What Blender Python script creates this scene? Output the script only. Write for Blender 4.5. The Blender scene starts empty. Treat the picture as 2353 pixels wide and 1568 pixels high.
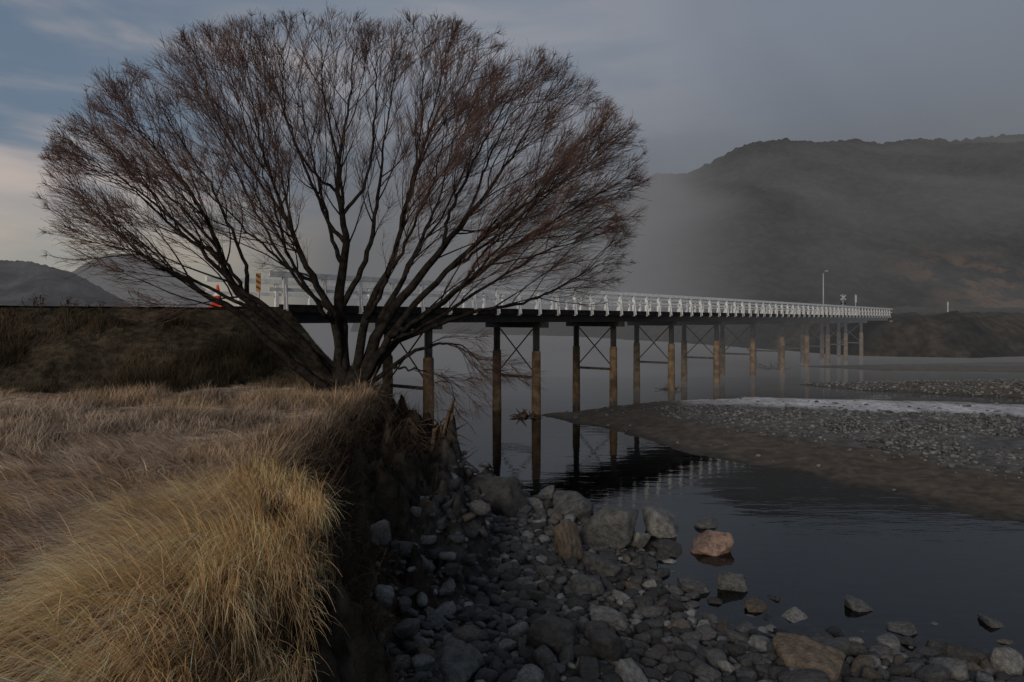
import bpy, bmesh, math, random
import numpy as np
from mathutils import Vector, Matrix
random.seed(7); rng = np.random.default_rng(7)
scene = bpy.context.scene; COL = scene.collection
PI = math.pi
# ------------------------------------------------------------------ camera
EYE = 4.5; F = 1568.7; CX = 1176.5; HY = 735.0
cam = bpy.data.cameras.new("camera"); cam.lens = 24; cam.sensor_width = 36
cam.shift_y = -(784-HY)/2353; cam.clip_start = 0.1; cam.clip_end = 6000
co = bpy.data.objects.new("camera", cam); COL.objects.link(co)
co.location = (0, 0, EYE); co.rotation_euler = (PI/2, 0, 0); scene.camera = co
def at(px, py, Y): return Vector(((px-CX)/F*Y, Y, EYE-(py-HY)/F*Y))
def onz(px, py, z=0.0):
    Y = (EYE-z)*F/(py-HY); return Vector(((px-CX)/F*Y, Y, z))
scene.view_settings.view_transform = 'Standard'; scene.view_settings.look = 'None'
scene.view_settings.exposure = 0
# ------------------------------------------------------------------ noise
def vn(x, y, s=0.0):
    x = np.asarray(x, float); y = np.asarray(y, float)
    ix = np.floor(x); iy = np.floor(y); fx = x-ix; fy = y-iy
    fx = fx*fx*(3-2*fx); fy = fy*fy*(3-2*fy)
    def h(a, b):
        v = np.sin(a*127.1+b*311.7+s*74.7)*43758.5453
        return v-np.floor(v)
    return (h(ix, iy)*(1-fx)+h(ix+1, iy)*fx)*(1-fy)+(h(ix, iy+1)*(1-fx)+h(ix+1, iy+1)*fx)*fy
def fbm(x, y, s=0.0, o=4):
    t = 0; a = 0.5; n = 0
    for i in range(o):
        t = t+a*vn(x, y, s+i*3.1); n += a; a *= .5; x = np.asarray(x)*2.03; y = np.asarray(y)*2.03
    return t/n
def sst(a, b, x):
    t = np.clip((np.asarray(x, float)-a)/(b-a), 0, 1); return t*t*(3-2*t)
# ------------------------------------------------------------------ object helpers
def tag(o, label=None, cat=None, group=None, kind=None):
    if label: o['label'] = label
    if cat: o['category'] = cat
    if group: o['group'] = group
    if kind: o['kind'] = kind
    return o
def empty(name, loc, rz=0):
    o = bpy.data.objects.new(name, None); COL.objects.link(o)
    o.location = loc; o.rotation_euler = (0, 0, rz); o.empty_display_size = .2
    return o
class MB:
    def __init__(s): s.v = []; s.f = []
    def tube(s, pts, rad, n=6, cap=True):
        pts = [Vector(p) for p in pts]; b = len(s.v); m = len(pts)
        t0 = (pts[1]-pts[0]).normalized()
        u = t0.cross(Vector((0.31, 0.17, 0.93)))
        if u.length < .05: u = t0.cross(Vector((1, 0, 0)))
        u.normalize()
        for i, p in enumerate(pts):
            t = pts[min(i+1, m-1)]-pts[max(i-1, 0)]
            if t.length < 1e-9: t = t0.copy()
            t.normalize(); u = u-t*u.dot(t); u.normalize(); w = t.cross(u)
            r = rad[i] if hasattr(rad, '__len__') else rad
            for k in range(n):
                a = 2*PI*k/n
                s.v.append(p+(u*math.cos(a)+w*math.sin(a))*r)
        for i in range(m-1):
            for k in range(n):
                k2 = (k+1) % n
                s.f.append((b+i*n+k, b+i*n+k2, b+(i+1)*n+k2, b+(i+1)*n+k))
        if cap and n > 2:
            s.f.append(tuple(b+k for k in range(n))[::-1]); s.f.append(tuple(b+(m-1)*n+k for k in range(n)))
    def box(s, c, d, M=None):
        b = len(s.v); c = Vector(c)
        for x in (-1, 1):
            for y in (-1, 1):
                for z in (-1, 1):
                    p = Vector((x*d[0]/2, y*d[1]/2, z*d[2]/2))
                    s.v.append((M @ p if M else p)+c)
        for q in ((0, 1, 3, 2), (4, 6, 7, 5), (0, 4, 5, 1), (2, 3, 7, 6), (0, 2, 6, 4), (1, 5, 7, 3)):
            s.f.append(tuple(b+i for i in q))
    def build(s, name, mat, parent=None, smooth=False, bevel=0):
        me = bpy.data.meshes.new(name); me.from_pydata([tuple(v) for v in s.v], [], s.f); me.update()
        if bevel:
            bm = bmesh.new(); bm.from_mesh(me)
            bmesh.ops.bevel(bm, geom=bm.edges[:], offset=bevel, segments=1, affect='EDGES'); bm.to_mesh(me); bm.free()
        me.materials.append(mat)
        if smooth: me.polygons.foreach_set('use_smooth', [True]*len(me.polygons))
        o = bpy.data.objects.new(name, me); COL.objects.link(o)
        if parent: o.parent = parent
        return o
def npmesh(name, V, Fc, mat, cols=None, smooth=True, parent=None):
    V = np.asarray(V, np.float32); Fc = np.asarray(Fc, np.int32); k = Fc.shape[1]
    me = bpy.data.meshes.new(name)
    me.vertices.add(len(V)); me.vertices.foreach_set('co', V.ravel())
    me.loops.add(Fc.size); me.loops.foreach_set('vertex_index', Fc.ravel())
    me.polygons.add(len(Fc)); me.polygons.foreach_set('loop_start', np.arange(len(Fc), dtype=np.int32)*k)
    me.polygons.foreach_set('loop_total', np.full(len(Fc), k, np.int32))
    if cols is not None:
        a = me.attributes.new('col', 'FLOAT_COLOR', 'POINT')
        c = np.ones((len(V), 4), np.float32); c[:, :3] = cols; a.data.foreach_set('color', c.ravel())
    if smooth: me.polygons.foreach_set('use_smooth', np.ones(len(Fc), bool))
    me.update(calc_edges=True); me.validate()
    me.materials.append(mat)
    o = bpy.data.objects.new(name, me); COL.objects.link(o)
    if parent: o.parent = parent
    return o
def gridfaces(nx, ny):
    i = np.arange(nx-1)[:, None]*ny+np.arange(ny-1)[None, :]; i = i.ravel()
    return np.stack([i, i+ny, i+ny+1, i+1], 1)
# ------------------------------------------------------------------ materials
FOG = (.134, .134, .139)
def N(nt, typ, **kw):
    n = nt.nodes.new(typ)
    for k, v in kw.items(): setattr(n, k, v)
    return n
def math_n(nt, op, a, b=None, c=None, clamp=False):
    n = nt.nodes.new('ShaderNodeMath'); n.operation = op; n.use_clamp = clamp
    for i, v in enumerate((a, b, c)):
        if v is None: continue
        if isinstance(v, (int, float)): n.inputs[i].default_value = v
        else: nt.links.new(v, n.inputs[i])
    return n.outputs[0]
def mixc(nt, fac, a, b, mode='MIX'):
    n = nt.nodes.new('ShaderNodeMix'); n.data_type = 'RGBA'; n.blend_type = mode
    for s, v in ((n.inputs[0], fac), (n.inputs[6], a), (n.inputs[7], b)):
        if isinstance(v, (int, float)): s.default_value = v
        elif isinstance(v, tuple): s.default_value = (*v[:3], 1)
        else: nt.links.new(v, s)
    return n.outputs[2]
def smooth_n(nt, val, a, b, to0=0.0, to1=1.0):
    n = nt.nodes.new('ShaderNodeMapRange'); n.interpolation_type = 'SMOOTHSTEP'
    n.inputs[1].default_value = a; n.inputs[2].default_value = b; n.inputs[3].default_value = to0; n.inputs[4].default_value = to1
    nt.links.new(val, n.inputs[0]); return n.outputs[0]
def noise_n(nt, vec, scale, detail=4, rough=.55, dist=0):
    n = nt.nodes.new('ShaderNodeTexNoise'); n.inputs['Scale'].default_value = scale
    n.inputs['Detail'].default_value = detail; n.inputs['Roughness'].default_value = rough; n.inputs['Distortion'].default_value = dist
    if vec is not None: nt.links.new(vec, n.inputs['Vector'])
    return n.outputs['Fac']
def paint_haze(nt, shader, y0, L, mx):
    """painted river mist: fog-coloured emission mixed into the surface, thickens with distance up the valley (world space)"""
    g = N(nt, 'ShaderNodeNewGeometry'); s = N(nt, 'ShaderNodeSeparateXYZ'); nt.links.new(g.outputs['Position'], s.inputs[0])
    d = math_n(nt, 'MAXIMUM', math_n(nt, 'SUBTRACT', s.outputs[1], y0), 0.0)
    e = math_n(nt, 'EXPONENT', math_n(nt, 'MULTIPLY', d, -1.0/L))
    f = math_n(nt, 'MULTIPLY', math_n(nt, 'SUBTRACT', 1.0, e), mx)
    em = N(nt, 'ShaderNodeEmission'); em.inputs[0].default_value = (*FOG, 1); em.inputs[1].default_value = .88  # surface glows in the fog colour to imitate mist in front of it
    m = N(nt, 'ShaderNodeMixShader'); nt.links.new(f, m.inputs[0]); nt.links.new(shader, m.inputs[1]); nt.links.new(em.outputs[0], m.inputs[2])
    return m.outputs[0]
def mat(name, col=(.5, .5, .5), rough=.85, var=.35, scale=6, bump=.3, bscale=None, attr=False, objcol=False, col2=None, haze=None, spec=0, metal=0, bdist=.03):
    m = bpy.data.materials.new(name); m.use_nodes = True; nt = m.node_tree; nt.nodes.clear()
    out = N(nt, 'ShaderNodeOutputMaterial')
    g = N(nt, 'ShaderNodeNewGeometry'); pos = g.outputs['Position']
    if objcol:
        tc = N(nt, 'ShaderNodeTexCoord'); pos = tc.outputs['Object']
    base = col
    if attr:
        a = N(nt, 'ShaderNodeAttribute'); a.attribute_name = 'col'; base = a.outputs['Color']
    if objcol:
        a = N(nt, 'ShaderNodeObjectInfo'); base = a.outputs['Color']
    c = base
    if var:
        k = smooth_n(nt, noise_n(nt, pos, scale, 3, .6), .3, .7, 1-var, 1+var)
        cc = N(nt, 'ShaderNodeCombineColor')
        for i in range(3): nt.links.new(k, cc.inputs[i])
        c = mixc(nt, 1.0, base, cc.outputs[0], 'MULTIPLY')
    if col2:
        n2 = noise_n(nt, pos, scale*.45, 3, .6)
        c = mixc(nt, smooth_n(nt, n2, .48, .66), c, col2)
    if spec:
        p = N(nt, 'ShaderNodeBsdfPrincipled'); ci = p.inputs['Base Color']
        p.inputs['Roughness'].default_value = rough; p.inputs['Specular IOR Level'].default_value = spec; p.inputs['Metallic'].default_value = metal
    else:
        p = N(nt, 'ShaderNodeBsdfDiffuse'); ci = p.inputs['Color']
    if isinstance(c, tuple): ci.default_value = (*c, 1)
    else: nt.links.new(c, ci)
    if bump:
        b = N(nt, 'ShaderNodeBump'); b.inputs['Strength'].default_value = bump; b.inputs['Distance'].default_value = bdist
        nt.links.new(noise_n(nt, pos, bscale or scale*4, 3, .65), b.inputs['Height']); nt.links.new(b.outputs[0], p.inputs['Normal'])
    sh = p.outputs[0]
    if haze: sh = paint_haze(nt, sh, *haze)
    nt.links.new(sh, out.inputs[0]); return m
HZ = (38, 55, .9); HP = (40, 48, .74)
M = {}
M['ground'] = mat('soil_and_turf', attr=True, var=.45, scale=5, bump=.8, bscale=18, bdist=.06)
M['bar'] = mat('river_bar_silt', attr=True, var=.35, scale=3, bump=.5, bscale=9, haze=(38, 75, .85), rough=.7, spec=.2)
M['bed'] = mat('riverbed', (.035, .033, .03), var=.4, scale=2, bump=0, haze=HZ)
M['grass'] = mat('dry_grass', attr=True, var=0, bump=0)
M['stone'] = mat('river_stone', objcol=True, var=.4, scale=2.8, bump=.6, bscale=8, rough=.55, spec=.3, bdist=.07)
M['stones'] = mat('small_stones', attr=True, var=.3, scale=9, bump=0, rough=.65, spec=.25, haze=(38, 75, .85))
M['bark'] = mat('willow_bark', (.022, .019, .0175), var=.5, scale=7, bump=.8, bscale=30)
M['twig'] = mat('willow_twig', (.096, .061, .053), var=.4, scale=1.2, bump=0)
M['root'] = mat('root_wood', (.11, .08, .058), var=.5, scale=7, bump=.6)
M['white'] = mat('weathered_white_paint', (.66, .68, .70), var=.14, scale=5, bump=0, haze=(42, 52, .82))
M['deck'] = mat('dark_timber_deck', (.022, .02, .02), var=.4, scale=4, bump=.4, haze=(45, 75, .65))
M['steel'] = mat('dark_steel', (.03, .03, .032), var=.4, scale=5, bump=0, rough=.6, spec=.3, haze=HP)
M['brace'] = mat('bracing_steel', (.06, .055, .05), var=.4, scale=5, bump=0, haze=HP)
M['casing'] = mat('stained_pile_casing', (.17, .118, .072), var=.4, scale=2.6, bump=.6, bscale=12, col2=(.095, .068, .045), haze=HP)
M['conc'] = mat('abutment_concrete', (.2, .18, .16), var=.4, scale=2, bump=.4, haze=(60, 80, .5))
M['road'] = mat('road_chip_seal', (.05, .05, .05), var=.2, scale=20, bump=.3)
M['orange'] = mat('orange_plastic', (.62, .07, .025), var=.1, scale=8, bump=0, rough=.5, spec=.3)
M['amber'] = mat('amber_reflective', (.42, .155, .012), var=.1, scale=8, bump=0, rough=.5, spec=.3)
M['black'] = mat('black_paint', (.015, .015, .015), var=.1, scale=8, bump=0, rough=.5, spec=.3)
M['drift'] = mat('driftwood', (.09, .07, .05), var=.4, scale=6, bump=0, haze=HZ)
M['galv'] = mat('galvanised_steel', (.4, .41, .42), var=.15, scale=4, bump=0, rough=.5, spec=.3, haze=(60, 160, .7))
M['weed'] = mat('dead_weed', (.05, .037, .028), var=.3, scale=4, bump=0)
# ------------------------------------------------------------------ land shape
def inside(x, y, P):
    r = np.zeros(x.shape, bool); n = len(P)
    for i in range(n):
        (x1, y1), (x2, y2) = P[i], P[(i+1) % n]
        if y1 == y2: continue
        c = ((y1 > y) != (y2 > y)) & (x < (x2-x1)*(y-y1)/(y2-y1)+x1)
        r ^= c
    return r
def ldist(x, y, P, closed=False):
    d = np.full(x.shape, 1e9); n = len(P)
    for i in range(n if closed else n-1):
        (x1, y1), (x2, y2) = P[i], P[(i+1) % n]
        dx, dy = x2-x1, y2-y1; t = np.clip(((x-x1)*dx+(y-y1)*dy)/(dx*dx+dy*dy), 0, 1)
        d = np.minimum(d, np.hypot(x-x1-t*dx, y-y1-t*dy))
    return d
def sdist(x, y, P):
    d = ldist(x, y, P, True); return np.where(inside(x, y, P), d, -d)
BANK = [(-.8, -20), (-.85, 0), (-1.1, 2.6), (-1.45, 4.2), (-1.95, 6), (-2.55, 8), (-3.1, 10), (-3.3, 12), (-3.25, 14.3), (-3.2, 16.3), (-4.4, 18.4),
        (-6.6, 20.6), (-9, 25), (-13, 30), (-26, 38), (-90, 60), (-90, -20)]
SHORE = [(-90, 64), (-30, 43), (-13, 33), (-8, 27), (-5, 21.8), (-2.3, 19.3), (-.9, 18.4), (.1, 17.4), (1.68, 15.6), (2.34, 13.4), (2.45, 11.9),
         (2.8, 10.1), (4.4, 9.3), (6.7, 8.75), (12, 8), (30, 6), (70, 5), (70, -20), (-90, -20)]
ROADC = [(-8.75, 22.5), (-11, 20.7), (-14.5, 19.5), (-20, 19.2), (-90, 22)]
BD = Vector((.639, .769, 0)).normalized(); BN = Vector((BD.y, -BD.x, 0)); B0 = Vector((.2, 33.3, 0))
def bp(t, s=0, z=0): return B0+BD*t+BN*s+Vector((0, 0, z))
def land(x, y):
    x = np.asarray(x, float); y = np.asarray(y, float)
    wob = (fbm(x*.9, y*.9, 1)-.5)
    far = sst(7.5, 12, y)
    dw = sdist(x, y, SHORE)+wob*.5; db = sdist(x, y, BANK)+wob*(.6+.9*far)+(fbm(x*3, y*3, 2)-.5)*(.35+.35*far)
    zb = np.where(dw > 0, np.minimum(.12*dw, .9), np.maximum(.16*dw, -.85))+(fbm(x*1.6, y*1.6, 5)-.5)*.12
    top = 2.83+(fbm(x*.35, y*.35, 9)-.5)*.35+(fbm(x*1.7, y*1.7, 11)-.5)*.16
    t = np.clip((db+1.2+1.9*far)/(1.5+1.85*far), 0, 1)
    s = (t*t*(3-2*t))*(1-far)+far*t**1.3
    s = np.clip(s+((fbm(x*1.5, y*1.5, 21)-.5)*1.0+(fbm(x*4.5, y*4.5, 23)-.5)*.7)*np.clip(t*(1-t)*4, 0, 1)**.8*.85, 0, 1)
    z = zb*(1-s)+top*s
    dr = ldist(x, y, ROADC)
    al = (x+8.75)*BD.x+(y-22.5)*BD.y
    ze = 4.8-.62*np.maximum(0, dr-2.6+(fbm(x*.6, y*.6, 31)-.5)*1.4*sst(2.6, 4, dr))-1.3*np.maximum(0, al+.1)
    ze = ze+(fbm(x*1.3, y*1.3, 33)-.5)*.4*sst(2.8, 4, dr)
    emb = ze > z
    z = np.maximum(z, ze)
    return z, db, dw, dr, emb
xs = np.unique(np.concatenate([np.arange(-80, -20, 1.2), np.arange(-20, -6, .16), np.arange(-6, 2, .07), np.arange(2, 9, .15), np.arange(9, 66, 1.5)]))
ys = np.unique(np.concatenate([np.arange(-6, 3, .3), np.arange(3, 20, .09), np.arange(20, 26, .2), np.arange(26, 64, .9)]))
X, Y = np.meshgrid(xs, ys, indexing='ij'); x = X.ravel(); y = Y.ravel()
z, db, dw, dr, emb = land(x, y)
turf = np.array((.30, .23, .17)); soil = np.array((.040, .032, .025)); grav = np.array((.045, .044, .043)); darkg = np.array((.048, .040, .029))
s = sst(-.15, .4, db)[:, None]; g = sst(-2.3, -1.2, db)[:, None]
c = grav*(1-g)+soil*g; c = c*(1-s)+turf*s
e = (emb & (db > -.5)).astype(float)[:, None]; c = c*(1-e)+darkg*e
c = c*(.5+1.0*fbm(x*2, y*2, 41))[:, None]*(.7+.6*vn(x*7, y*7, 43))[:, None]
tag(npmesh('ground', np.stack([x, y, z], 1), gridfaces(len(xs), len(ys)), M['ground'], c), 'grassy river bank, road embankment and stony beach on the left', 'ground', kind='structure')
# riverbed to the horizon, water, bars
b = MB(); b.v = [Vector(q) for q in ((-2500, -300, -1.2), (2500, -300, -1.2), (2500, 4000, -1.2), (-2500, 4000, -1.2))]; b.f = [(0, 1, 2, 3)]
tag(b.build('riverbed', M['bed']), 'dark riverbed under the water', 'riverbed', kind='structure')
def water_mat():
    m = bpy.data.materials.new('river_water'); m.use_nodes = True; nt = m.node_tree; nt.nodes.clear()
    out = N(nt, 'ShaderNodeOutputMaterial'); g = N(nt, 'ShaderNodeNewGeometry')
    mp = N(nt, 'ShaderNodeMapping'); nt.links.new(g.outputs['Position'], mp.inputs[0])
    mp.inputs['Rotation'].default_value = (0, 0, .55); mp.inputs['Scale'].default_value = (.55, 1.9, 1)
    n1 = noise_n(nt, mp.outputs[0], 1.1, 2, .5, .4); n2 = noise_n(nt, mp.outputs[0], 5.0, 2, .5)
    area = smooth_n(nt, noise_n(nt, g.outputs['Position'], .16, 2), .42, .62, .1, 1)
    h = math_n(nt, 'ADD', math_n(nt, 'MULTIPLY', n1, .6), math_n(nt, 'MULTIPLY', n2, math_n(nt, 'MULTIPLY', area, .25)))
    b = N(nt, 'ShaderNodeBump'); b.inputs['Strength'].default_value = .24; b.inputs['Distance'].default_value = .04
    nt.links.new(h, b.inputs['Height'])
    gl = N(nt, 'ShaderNodeBsdfGlossy'); gl.inputs['Roughness'].default_value = .03; gl.inputs[0].default_value = (.9, .92, .95, 1); nt.links.new(b.outputs[0], gl.inputs['Normal'])
    tr = N(nt, 'ShaderNodeBsdfTransparent'); tr.inputs[0].default_value = (.46, .46, .44, 1)
    fr = N(nt, 'ShaderNodeFresnel'); fr.inputs[0].default_value = 1.33; nt.links.new(b.outputs[0], fr.inputs['Normal'])
    mx = N(nt, 'ShaderNodeMixShader'); nt.links.new(fr.outputs[0], mx.inputs[0]); nt.links.new(tr.outputs[0], mx.inputs[1]); nt.links.new(gl.outputs[0], mx.inputs[2])
    nt.links.new(paint_haze(nt, mx.outputs[0], 34, 42, .95), out.inputs[0]); return m
b = MB(); b.v = [Vector(q) for q in ((-900, -60, 0), (1200, -60, 0), (1200, 900, 0), (-900, 900, 0))]; b.f = [(0, 1, 2, 3)]
tag(b.build('water', water_mat()), 'dark still river water', 'water', kind='structure')
# gravel bars
def bar(name, P, res, label, hmax, frost):
    P_ = np.array(P); x0, y0 = P_.min(0)-1.5; x1, y1 = P_.max(0)+1.5
    xs = np.arange(x0, x1, res); ys = np.arange(y0, y1, res)
    X, Y = np.meshgrid(xs, ys, indexing='ij'); x = X.ravel(); y = Y.ravel()
    d = sdist(x, y, P)+(fbm(x*.5, y*.5, 51)-.5)*1.2
    z = np.where(d > 0, hmax*(1-np.exp(-d*.22)), d*.2)+(fbm(x*.7, y*.7, 53)-.5)*.14*sst(0, 3, d)+(fbm(x*2.5, y*2.5, 55)-.5)*.05
    z = np.maximum(z, -.6)
    mud = np.array((.072, .056, .040)); gr = np.array((.095, .092, .088)); fr = np.array((.60, .60, .61)); wet = np.array((.03, .026, .02))
    k = sst(3.2, 5.6, d+(fbm(x*.8, y*.8, 57)-.5)*2)[:, None]
    c = mud*(1-k)+gr*k
    w = sst(.9, -.1, d)[:, None]; c = c*(1-w)+wet*w
    c = c*(.5+1.0*fbm(x*3, y*3, 59))[:, None]
    f = frost(x, y)[:, None] if frost else 0
    c = c*(1-f)+fr*f
    o = npmesh(name, np.stack([x, y, z], 1), gridfaces(len(xs), len(ys)), M['bar'], c)
    return tag(o, label, 'gravel bar', kind='structure'), (lambda x, y: (lambda d: (np.where(d > 0, hmax*(1-np.exp(-d*.22)), d*.2), d))(sdist(x, y, P)+(fbm(x*.5, y*.5, 51)-.5)*1.2))
def frostA(x, y):
    l = [(11.5, 36.4), (18.5, 34.0), (24, 31.2), (36, 26), (46, 22)]
    return sst(4.6, 2.0, ldist(x, y, l)+(fbm(x*.35, y*.5, 61)-.5)*4.0)*(.25+.9*fbm(x*.9, y*.45, 63))*.95
BAR1 = [(1.5, 32.3), (6.2, 22.9), (9.5, 17.9), (11.4, 14.6), (18, 11.2), (46, 8), (46, 30), (25, 37.5), (14, 39.6), (8, 37.4), (3.6, 34.4)]
BAR2 = [(20, 47.2), (22, 43.5), (27, 40), (46, 34), (60, 32), (60, 50), (34, 48.5)]
BAR3 = [(27, 66), (33, 60), (60, 56), (90, 58), (90, 75), (50, 71)]
_, bar1 = bar('gravel_bar', BAR1, .18, 'long silty gravel bar across the near water, frosted along its middle', .5, frostA)
_, bar2 = bar('gravel_bar', BAR2, .3, 'stony gravel bar behind the frosted strip on the right', .9, None)
_, bar3 = bar('gravel_bar', BAR3, .6, 'low misty gravel flat nearest the far bank', .45, None)
# ------------------------------------------------------------------ stones
def ico(sub):
    bm = bmesh.new(); bmesh.ops.create_icosphere(bm, subdivisions=sub, radius=1); bm.verts.ensure_lookup_table()
    V = np.array([v.co[:] for v in bm.verts]); Fc = np.array([[v.index for v in f.verts] for f in bm.faces]); bm.free(); return V, Fc
def stone_shape(sub, seed, p, lo=.72, nmin=9):
    V, Fc = ico(sub); r = np.random.default_rng(seed)
    n = r.normal(size=(int(r.integers(nmin, nmin+5)), 3)); n /= np.linalg.norm(n, axis=1)[:, None]; d = r.uniform(lo, 1.0, len(n))
    n = np.concatenate([n, np.eye(3), -np.eye(3)]); d = np.concatenate([d, r.uniform(.95, 1.15, 6)])
    q = np.maximum(0, V @ n.T)/d; R = (q**p).sum(1)**(-1/p)
    W = V*R[:, None]
    W += V*((fbm(V[:, 0]*2.2+seed, V[:, 1]*2.2+V[:, 2]*1.7, seed)-.5)*.18)[:, None]
    W += V*((fbm(V[:, 0]*6+seed, V[:, 1]*6+V[:, 2]*5, seed+1)-.5)*.11)[:, None]
    return W*1.12, Fc
ROUND = [stone_shape(3, 100+i, 10, .65, 8) for i in range(12)]
ANG = [stone_shape(4, 200+i, 32, .5, 8) for i in range(12)]
SMALL = [stone_shape(2, 300+i, 10, .65, 7) for i in range(12)]
TINY = [stone_shape(1, 400+i, 8) for i in range(8)]
def proto(name, S):
    me = bpy.data.meshes.new(name); me.from_pydata(S[0].tolist(), [], S[1].tolist()); me.materials.append(M['stone'])
    me.polygons.foreach_set('use_smooth', [True]*len(me.polygons)); me.update(); return me
PR = [proto('cobble', S) for S in ROUND]; PA = [proto('boulder', S) for S in ANG]
def put(me, name, loc, dims, rot, col, label, cat, group=None):
    o = bpy.data.objects.new(name, me); COL.objects.link(o); o.location = loc; o.scale = dims; o.rotation_euler = rot
    o.color = (*col, 1); return tag(o, label, cat, group)
GREY = (.088, .088, .085); PALE = (.165, .162, .155); DARK = (.05, .048, .046); BRN = (.105, .083, .062); ORG = (.23, .155, .115)
BIG = [ # px centre, px base, width, height, colour, label
 (1140, 1182, 120, 88, DARK, 'large dark boulder wedged against the foot of the eroded bank'),
 (1222, 1176, 46, 34, PALE, 'small pale brown stone between the dark boulder and the grey slab'),
 (1253, 1150, 52, 28, PALE, 'pale flat stone at the water line behind the grey slab'),
 (1315, 1190, 105, 75, GREY, 'broad grey slab of rock at the back of the boulder cluster'),
 (1400, 1262, 115, 100, GREY, 'angular split boulder with a sharp ridge in the middle of the cluster'),
 (1308, 1288, 62, 98, BRN, 'upright brown boulder standing on end below the split boulder'),
 (1528, 1228, 112, 74, PALE, 'whitish cracked boulder at the right of the cluster'),
 (1462, 1262, 58, 50, PALE, 'pale rounded stone just left of the whitish cracked boulder'),
 (1650, 1280, 102, 60, ORG, 'orange brown boulder standing alone in the shallow water'),
 (1628, 1214, 66, 28, GREY, 'flat grey rock in the water behind the orange boulder'),
 (1550, 1282, 72, 36, DARK, 'dark wet flat rock in front of the whitish cracked boulder'),
 (1380, 1322, 84, 56, GREY, 'smooth grey boulder below the split boulder'),
 (1690, 1366, 76, 46, GREY, 'grey block of rock in the shallows below the orange boulder'),
 (1590, 1368, 76, 34, GREY, 'flat split stone in the shallows left of the grey block'),
 (1746, 1412, 56, 30, BRN, 'brownish stone in the shallows right below the grey block'),
 (1832, 1434, 54, 34, PALE, 'bright pale stone lying alone in the shallows'),
 (1985, 1414, 60, 28, GREY, 'dark topped flat rock alone in the water on the right'),
 (2083, 1462, 64, 28, GREY, 'wet grey slab half under water near the right shore'),
 (2285, 1444, 50, 26, GREY, 'small rock farthest right in the open water'),
 (2205, 1520, 80, 48, DARK, 'dark pair shaped rock at the right edge of the stony shore'),
 (1648, 1391, 44, 17, DARK, 'thin dark rock barely above the water under the grey block'),
 (1785, 1388, 32, 20, DARK, 'small dark stone beside the brownish stone in the shallows'),
 (2145, 1442, 24, 13, PALE, 'tiny pale stone in the water beyond the wet slab'),
 (1872, 1552, 120, 96, BRN, 'big brown angular boulder at the bottom of the right shore'),
 (1270, 1508, 130, 76, DARK, 'big dark brown boulder in the middle of the near stones'),
 (1390, 1444, 92, 40, PALE, 'long pale flat stone behind the big dark brown boulder'),
 (2330, 1556, 66, 56, PALE, 'pale rounded boulder in the bottom right corner'),
 (1040, 1568, 130, 88, GREY, 'big grey boulder at the near edge beside the grass'),
 (1405, 1522, 84, 66, DARK, 'dark rounded boulder right of the big dark brown boulder'),
 (875, 1240, 46, 44, GREY, 'grey stone lodged at the foot of the bank beside the tall grass'),
 (1360, 1372, 66, 52, GREY, 'blocky grey stone below the smooth grey boulder'),
 (1920, 1520, 84, 74, GREY, 'grey boulder just right of the big brown angular boulder'),
 (1060, 1047, 20, 9, GREY, 'tiny stone alone in the water beside the eroded bank'),
]
placed = []
for i, (px, py, w, h, colr, lab) in enumerate(BIG):
    p = onz(px, py, .08)
    for _ in range(3):
        zz = max(float(land(np.array([p.x]), np.array([p.y]))[0][0]), -.06); p = onz(px, py, zz)
    hw = w/F*p.y/2; hh = h/F*p.y
    p.z = zz+hh*.2; p.y += hw*.5
    me = PA[i % 12] if h > 26 else PR[i % 12]
    kk = random.uniform(.85, 1.15)
    put(me, 'boulder', p, (hw*1.04, hw*.85, hh*.55), (random.uniform(-.2, .2), random.uniform(-.25, .25), random.uniform(0, 6)), tuple(v*kk for v in colr), lab, 'boulder')
    placed.append((p.x, p.y, hw*.86))
# scattered cobbles
cells = {}
def ok(x, y, r, k=.8):
    cx, cy = int(x/.5), int(y/.5)
    for i in (-1, 0, 1):
        for j in (-1, 0, 1):
            for (a, b_, q) in cells.get((cx+i, cy+j), ()):
                if (a-x)**2+(b_-y)**2 < ((q+r)*k)**2: return False
    cells.setdefault((cx, cy), []).append((x, y, r)); return True
for q in placed: cells.setdefault((int(q[0]/.5), int(q[1]/.5)), []).append(q)
st = []
for (r0, r1, tries) in ((.14, .2, 120), (.095, .14, 3000), (.06, .095, 9500), (.03, .06, 20000)):
    yy = 6.6+(18.6-6.6)*rng.random(tries)**1.2; xx = rng.uniform(-3.6, 8.5, tries)
    zz, db, dw, dr, em = land(xx, yy)
    m = (dw > (-1.1 if r0 < .12 else -.35)) & (db < -.85-.9*sst(8.5, 12.5, yy)) & (zz < 1.3) & (xx/yy < .8) & (xx/yy > -.4)
    m &= rng.random(tries) < np.where(dw < 0, .35, 1)
    for xi, yi, zi, di in zip(xx[m], yy[m], zz[m], db[m]):
        r = random.uniform(r0, r1)
        if ok(xi, yi, r): st.append((xi, yi, zi, r))
def shows(q):
    px = CX+q[0]/q[1]*F; py = HY+(EYE-q[2])/q[1]*F
    return py < 1590 and px < 2370 and px > max(820, 880-(1568-py)*.2)
st.sort(key=lambda q: (not shows(q), -q[3]/q[1]))
TONES = [((.08, .08, .08), 'mid grey'), ((.16, .16, .157), 'pale grey'), ((.044, .044, .044), 'dark grey'), ((.088, .075, .063), 'brownish'), ((.062, .063, .064), 'slate grey')]
WTS = [30, 14, 28, 8, 22]
V_, F_, C_ = [], [], []; nb = 0
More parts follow.
